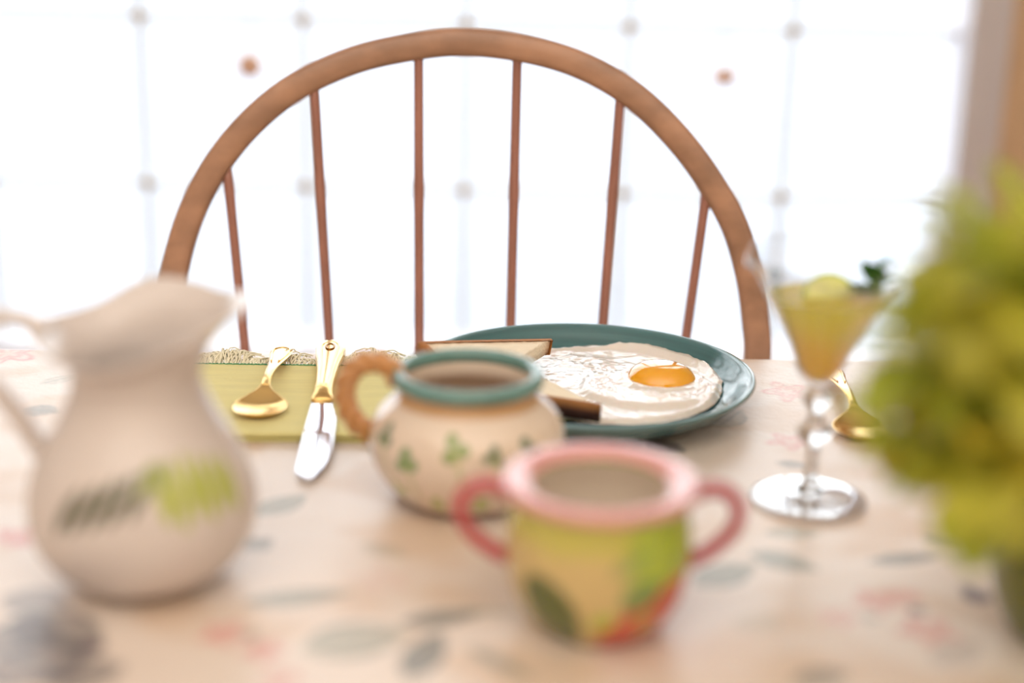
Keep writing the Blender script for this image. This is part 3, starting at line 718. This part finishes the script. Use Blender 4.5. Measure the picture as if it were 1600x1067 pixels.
hp = [(-.046, 0, .1425), (-.062, 0, .1490), (-.080, 0, .1475), (-.0925, 0, .1370), (-.0910, 0, .1230), (-.0790, 0, .1100), (-.0690, 0, .0980), (-.0620, 0, .0860), (-.0560, 0, .0760), (-.0530, 0, .0700)]
V, Fc = sweep(crom(hp, 70), 0, 18, lambda ph, k: ((.0062 + .001 * abs(k - .5)) * math.cos(ph), (.0046 + .0012 * k) * math.sin(ph)), up=(0, 1, 0))
nV = len(V); link('handle', mesh('handle', V, Fc, np.tile(PCR, (nV, 1))), M_pitch, pt)

# ------------------------------------------------------------------ stemmed glass, juice, garnish
GC = (.196, .863, TZ + .0008)
gl = thing('stemmed_glass', 'clear stemmed cocktail glass with wavy flared rim and knobbed stem', 'glass', GC)
bowlp = [(0, .0795), (.006, .0802), (.0118, .0850), (.0158, .0925), (.0202, .1040), (.0258, .1160), (.0315, .1270), (.0378, .1380), (.0430, .1470), (.0480, .1535), (.0545, .1585),
         (.0553, .1592), (.0548, .1602), (.0478, .1550), (.0418, .1476), (.0366, .1385), (.0303, .1274), (.0246, .1162), (.0190, .1042), (.0146, .0932), (.0104, .0865), (.005, .0824), (0, .0820)]
def wavy(th, r, z, k):
    f = float(sstep(.140, .160, z)); w3 = math.cos(3 * th + .5)
    return r * (1 + .07 * f * w3), z + f * (.0045 * math.cos(3 * (th) + .5) + .003 * math.cos(th - 2.6))
link('bowl', lathe('bowl', bowlp, 96, 110, mod=wavy), M_thin, gl)
st = [(0, .0022), (.010, .0022), (.030, .0012), (.0365, .0003), (.0378, .0012), (.0368, .0026), (.026, .0040), (.012, .0068), (.0058, .0105), (.0045, .020), (.0042, .034), (.0052, .0395), (.0100, .0440), (.0112, .0490), (.0086, .0535), (.0052, .0570), (.0050, .0620), (.0078, .0665), (.0098, .0710), (.0080, .0755), (.0050, .0788), (0, .0792)]
link('stem', lathe('stem', [(0, .0076), (.009, .0078)] + st[8:], 64, 100), M_glass, gl)
link('foot', lathe('foot', st[:8] + [(.008, .0074), (0, .0076)], 64, 40), M_foot, gl)
gi = [(.0050, .0826), (.0100, .0868), (.0142, .0935), (.0186, .1044), (.0242, .1164), (.0299, .1276), (.0352, .1366)]
jp = [(0, .0823)] + gi + [(.0356, .1374), (.033, .1370), (.02, .1368), (0, .1368)]
JO, JY, JG = map(lambda c: np.array(lin(*c)), ((255, 198, 26), (255, 224, 60), (236, 232, 74)))
def jcol(x, y, z, k):
    n = noise.noise(Vector((x * 40, y * 40, z * 30))); g_ = float(sstep(.100, .135, z + x * .12 + .004 * n)); o = float(sstep(.0, .02, x - (z - .11) * .2 + .006 * n))
    c = JY * (1 - o) + JO * o; gg = g_ * (1 - .5 * o) * .9; return c * (1 - gg) + JG * gg
ju = link('orange_juice', lathe('orange_juice', jp, 72, 60, colf=jcol), M_juice); ju.location = GC
tag(ju, 'yellow orange juice filling the bowl of the stemmed glass', 'juice')
# lime slice floating on the juice
lm = thing('lime_slice', 'pale green lime slice half sunk in the glass of juice', 'lime', (GC[0] + .004, GC[1] + .002, GC[2] + .1345))
lm.rotation_euler = (math.radians(50), math.radians(8), 0)
link('flesh', lathe('flesh', [(0, .0018), (.0165, .0018), (.0168, 0), (.0165, -.0018), (0, -.0018)], 40), M_limef, lm, smooth=False)
link('rind', lathe('rind', [(.0166, .0020), (.0186, .0018), (.0190, 0), (.0186, -.0018), (.0166, -.0020), (.0166, .0020)], 40), M_lime, lm)
def leaf_mesh(name, L, W, curl=.25, ruffle=.06, n=10, m=8, fold=.25, serr=0):
    V, Fc = [], []
    for i in range(n + 1):
        u = i / n; hw = W * (math.sin(PI * min(1, u * .97 + .02)) ** .7) * (1.15 - .5 * u)
        if serr: hw *= 1 + serr * (i % 2)
        for j in range(m + 1):
            v = j / m * 2 - 1
            V.append((hw * v, L * u, fold * abs(v) * hw - curl * L * u * u + ruffle * L * math.sin(u * 9 + v * 2) * abs(v)))
    for i in range(n):
        for j in range(m): Fc.append((i * (m + 1) + j, i * (m + 1) + j + 1, (i + 1) * (m + 1) + j + 1, (i + 1) * (m + 1) + j))
    return mesh(name, V, Fc)
mn = thing('mint_sprig', 'dark green mint sprig tucked inside the right of the glass rim', 'mint', (GC[0] + .028, GC[1] + .004, GC[2] + .1300))
V, Fc = sweep([(0, 0, -.004), (.001, 0, .006), (.003, 0, .014), (.004, 0, .022)], .0009, 8); link('stem', mesh('stem', V, Fc), M_stem, mn)
lmh = leaf_mesh('leaf', .024, .010, .2, .03, 12, 6, .3, .12)
for k in range(6):
    o = link('leaf', lmh, M_mint, mn); o.location = (.001 + k * .0006, 0, .006 + k * .003)
    o.rotation_euler = (math.radians(20 + k * 9), 0, k * 2.2); o.scale = (1 - .07 * k,) * 3

# ------------------------------------------------------------------ vase and foliage at the right
VC = Vector((.312, .690, TZ + .0008))
vs = thing('flower_vase', 'olive green glazed vase at the lower right table corner', 'vase', VC)
vp = [(0, .003), (.036, .003), (.039, 0), (.042, .003), (.050, .02), (.0535, .04), (.050, .062), (.042, .078), (.036, .086), (.037, .092), (.0395, .096), (.037, .0955), (.0335, .088), (.038, .076), (.046, .06), (.049, .04), (.046, .02), (.036, .008), (0, .007)]
link('body', lathe('body', vp, 72, 70), M_vase, vs)
bq = thing('leafy_bouquet', 'lime green leafy bouquet blurred in the right foreground', 'bouquet', VC + Vector((0, 0, .09)))
lms = [leaf_mesh('leaf', .058, .025, .28, .05), leaf_mesh('leaf', .048, .024, .4, .07), leaf_mesh('leaf', .062, .026, .18, .04)]
for ms, mm in zip(lms, M_leafs): ms.materials.append(mm)
BO = VC + Vector((0, 0, .09))
clusters = [((1565, 430), 0.565, 0.0313, 24), ((1580, 520), 0.585, 0.0368, 24), ((1470, 560), 0.585, 0.0276, 22), ((1560, 680), 0.575, 0.0331, 24), ((1420, 660), 0.595, 0.0225, 14), ((1530, 760), 0.565, 0.0239, 16), ((1610, 370), 0.595, 0.0276, 16), ((1640, 600), 0.625, 0.0460, 20)]
ci = 0
for (pp, dep, rad, cnt) in clusters:
    dr = ray(*pp); c = CAM + dr * (dep / dr.y) - BO
    st_ = Vector((max(-.02, min(.02, c.x * .2)), max(-.02, min(.02, c.y * .2)), -.05))
    P = crom([st_, st_ * .3 + Vector((0, 0, .02)), c * .6 + Vector((0, 0, .02)), c], 16); V, Fc = sweep(P, lambda k: .0022 - .0008 * k, 8)
    link('stem', mesh('stem', V, Fc), M_stem, bq)
    for k in range(cnt):
        zz = 1 - 2 * (k + .5) / cnt; an = k * 2.39996; rr = math.sqrt(1 - zz * zz)
        dv = Vector((rr * math.cos(an), rr * math.sin(an), zz)); me = lms[(0, 1, 2)[(k * 7 + ci) % 3]] if pp[1] > 620 else lms[(0, 0, 2)[(k * 5 + ci) % 3]]
        o = link('leaf', me, None, bq); o.location = c + dv * rad * .35
        out = dv + Vector((random.uniform(-.35, .35), random.uniform(-.35, .35), random.uniform(-.45, .15)))
        q = out.to_track_quat('Y', 'Z'); o.rotation_euler = q.to_euler(); s_ = rad / .05 * random.uniform(.8, 1.15); o.scale = (s_,) * 3
    ci += 1

# ------------------------------------------------------------------ ornaments in the window
for (px, py, lab, sh) in ((390, 100, 'small faded orange ornament hanging left of the chair bow', 1), (1132, 118, 'small faded orange ornament hanging right of the chair bow', .75)):
    dr = ray(px, py); p = CAM + dr * ((WY - .03) / dr.y); z1 = .925
    o = thing('window_ornament', lab, 'ornament', p, 0, 'ornaments hanging in the window')
    link('bauble', lathe('bauble', [(0, -.028 * sh), (.012, -.026 * sh), (.024, -.012 * sh), (.026, 0), (.018, .014 * sh), (.007, .022 * sh), (0, .024 * sh)], 32, 30), M_orn, o)
    V, Fc = sweep([(0, 0, .02 * sh), (0, 0, (z1 - p.z) * .5), (0, .02, z1 - p.z), (0, .054, z1 - p.z + .009)], .0012, 6); link('thread', mesh('thread', V, Fc), M_thr, o)
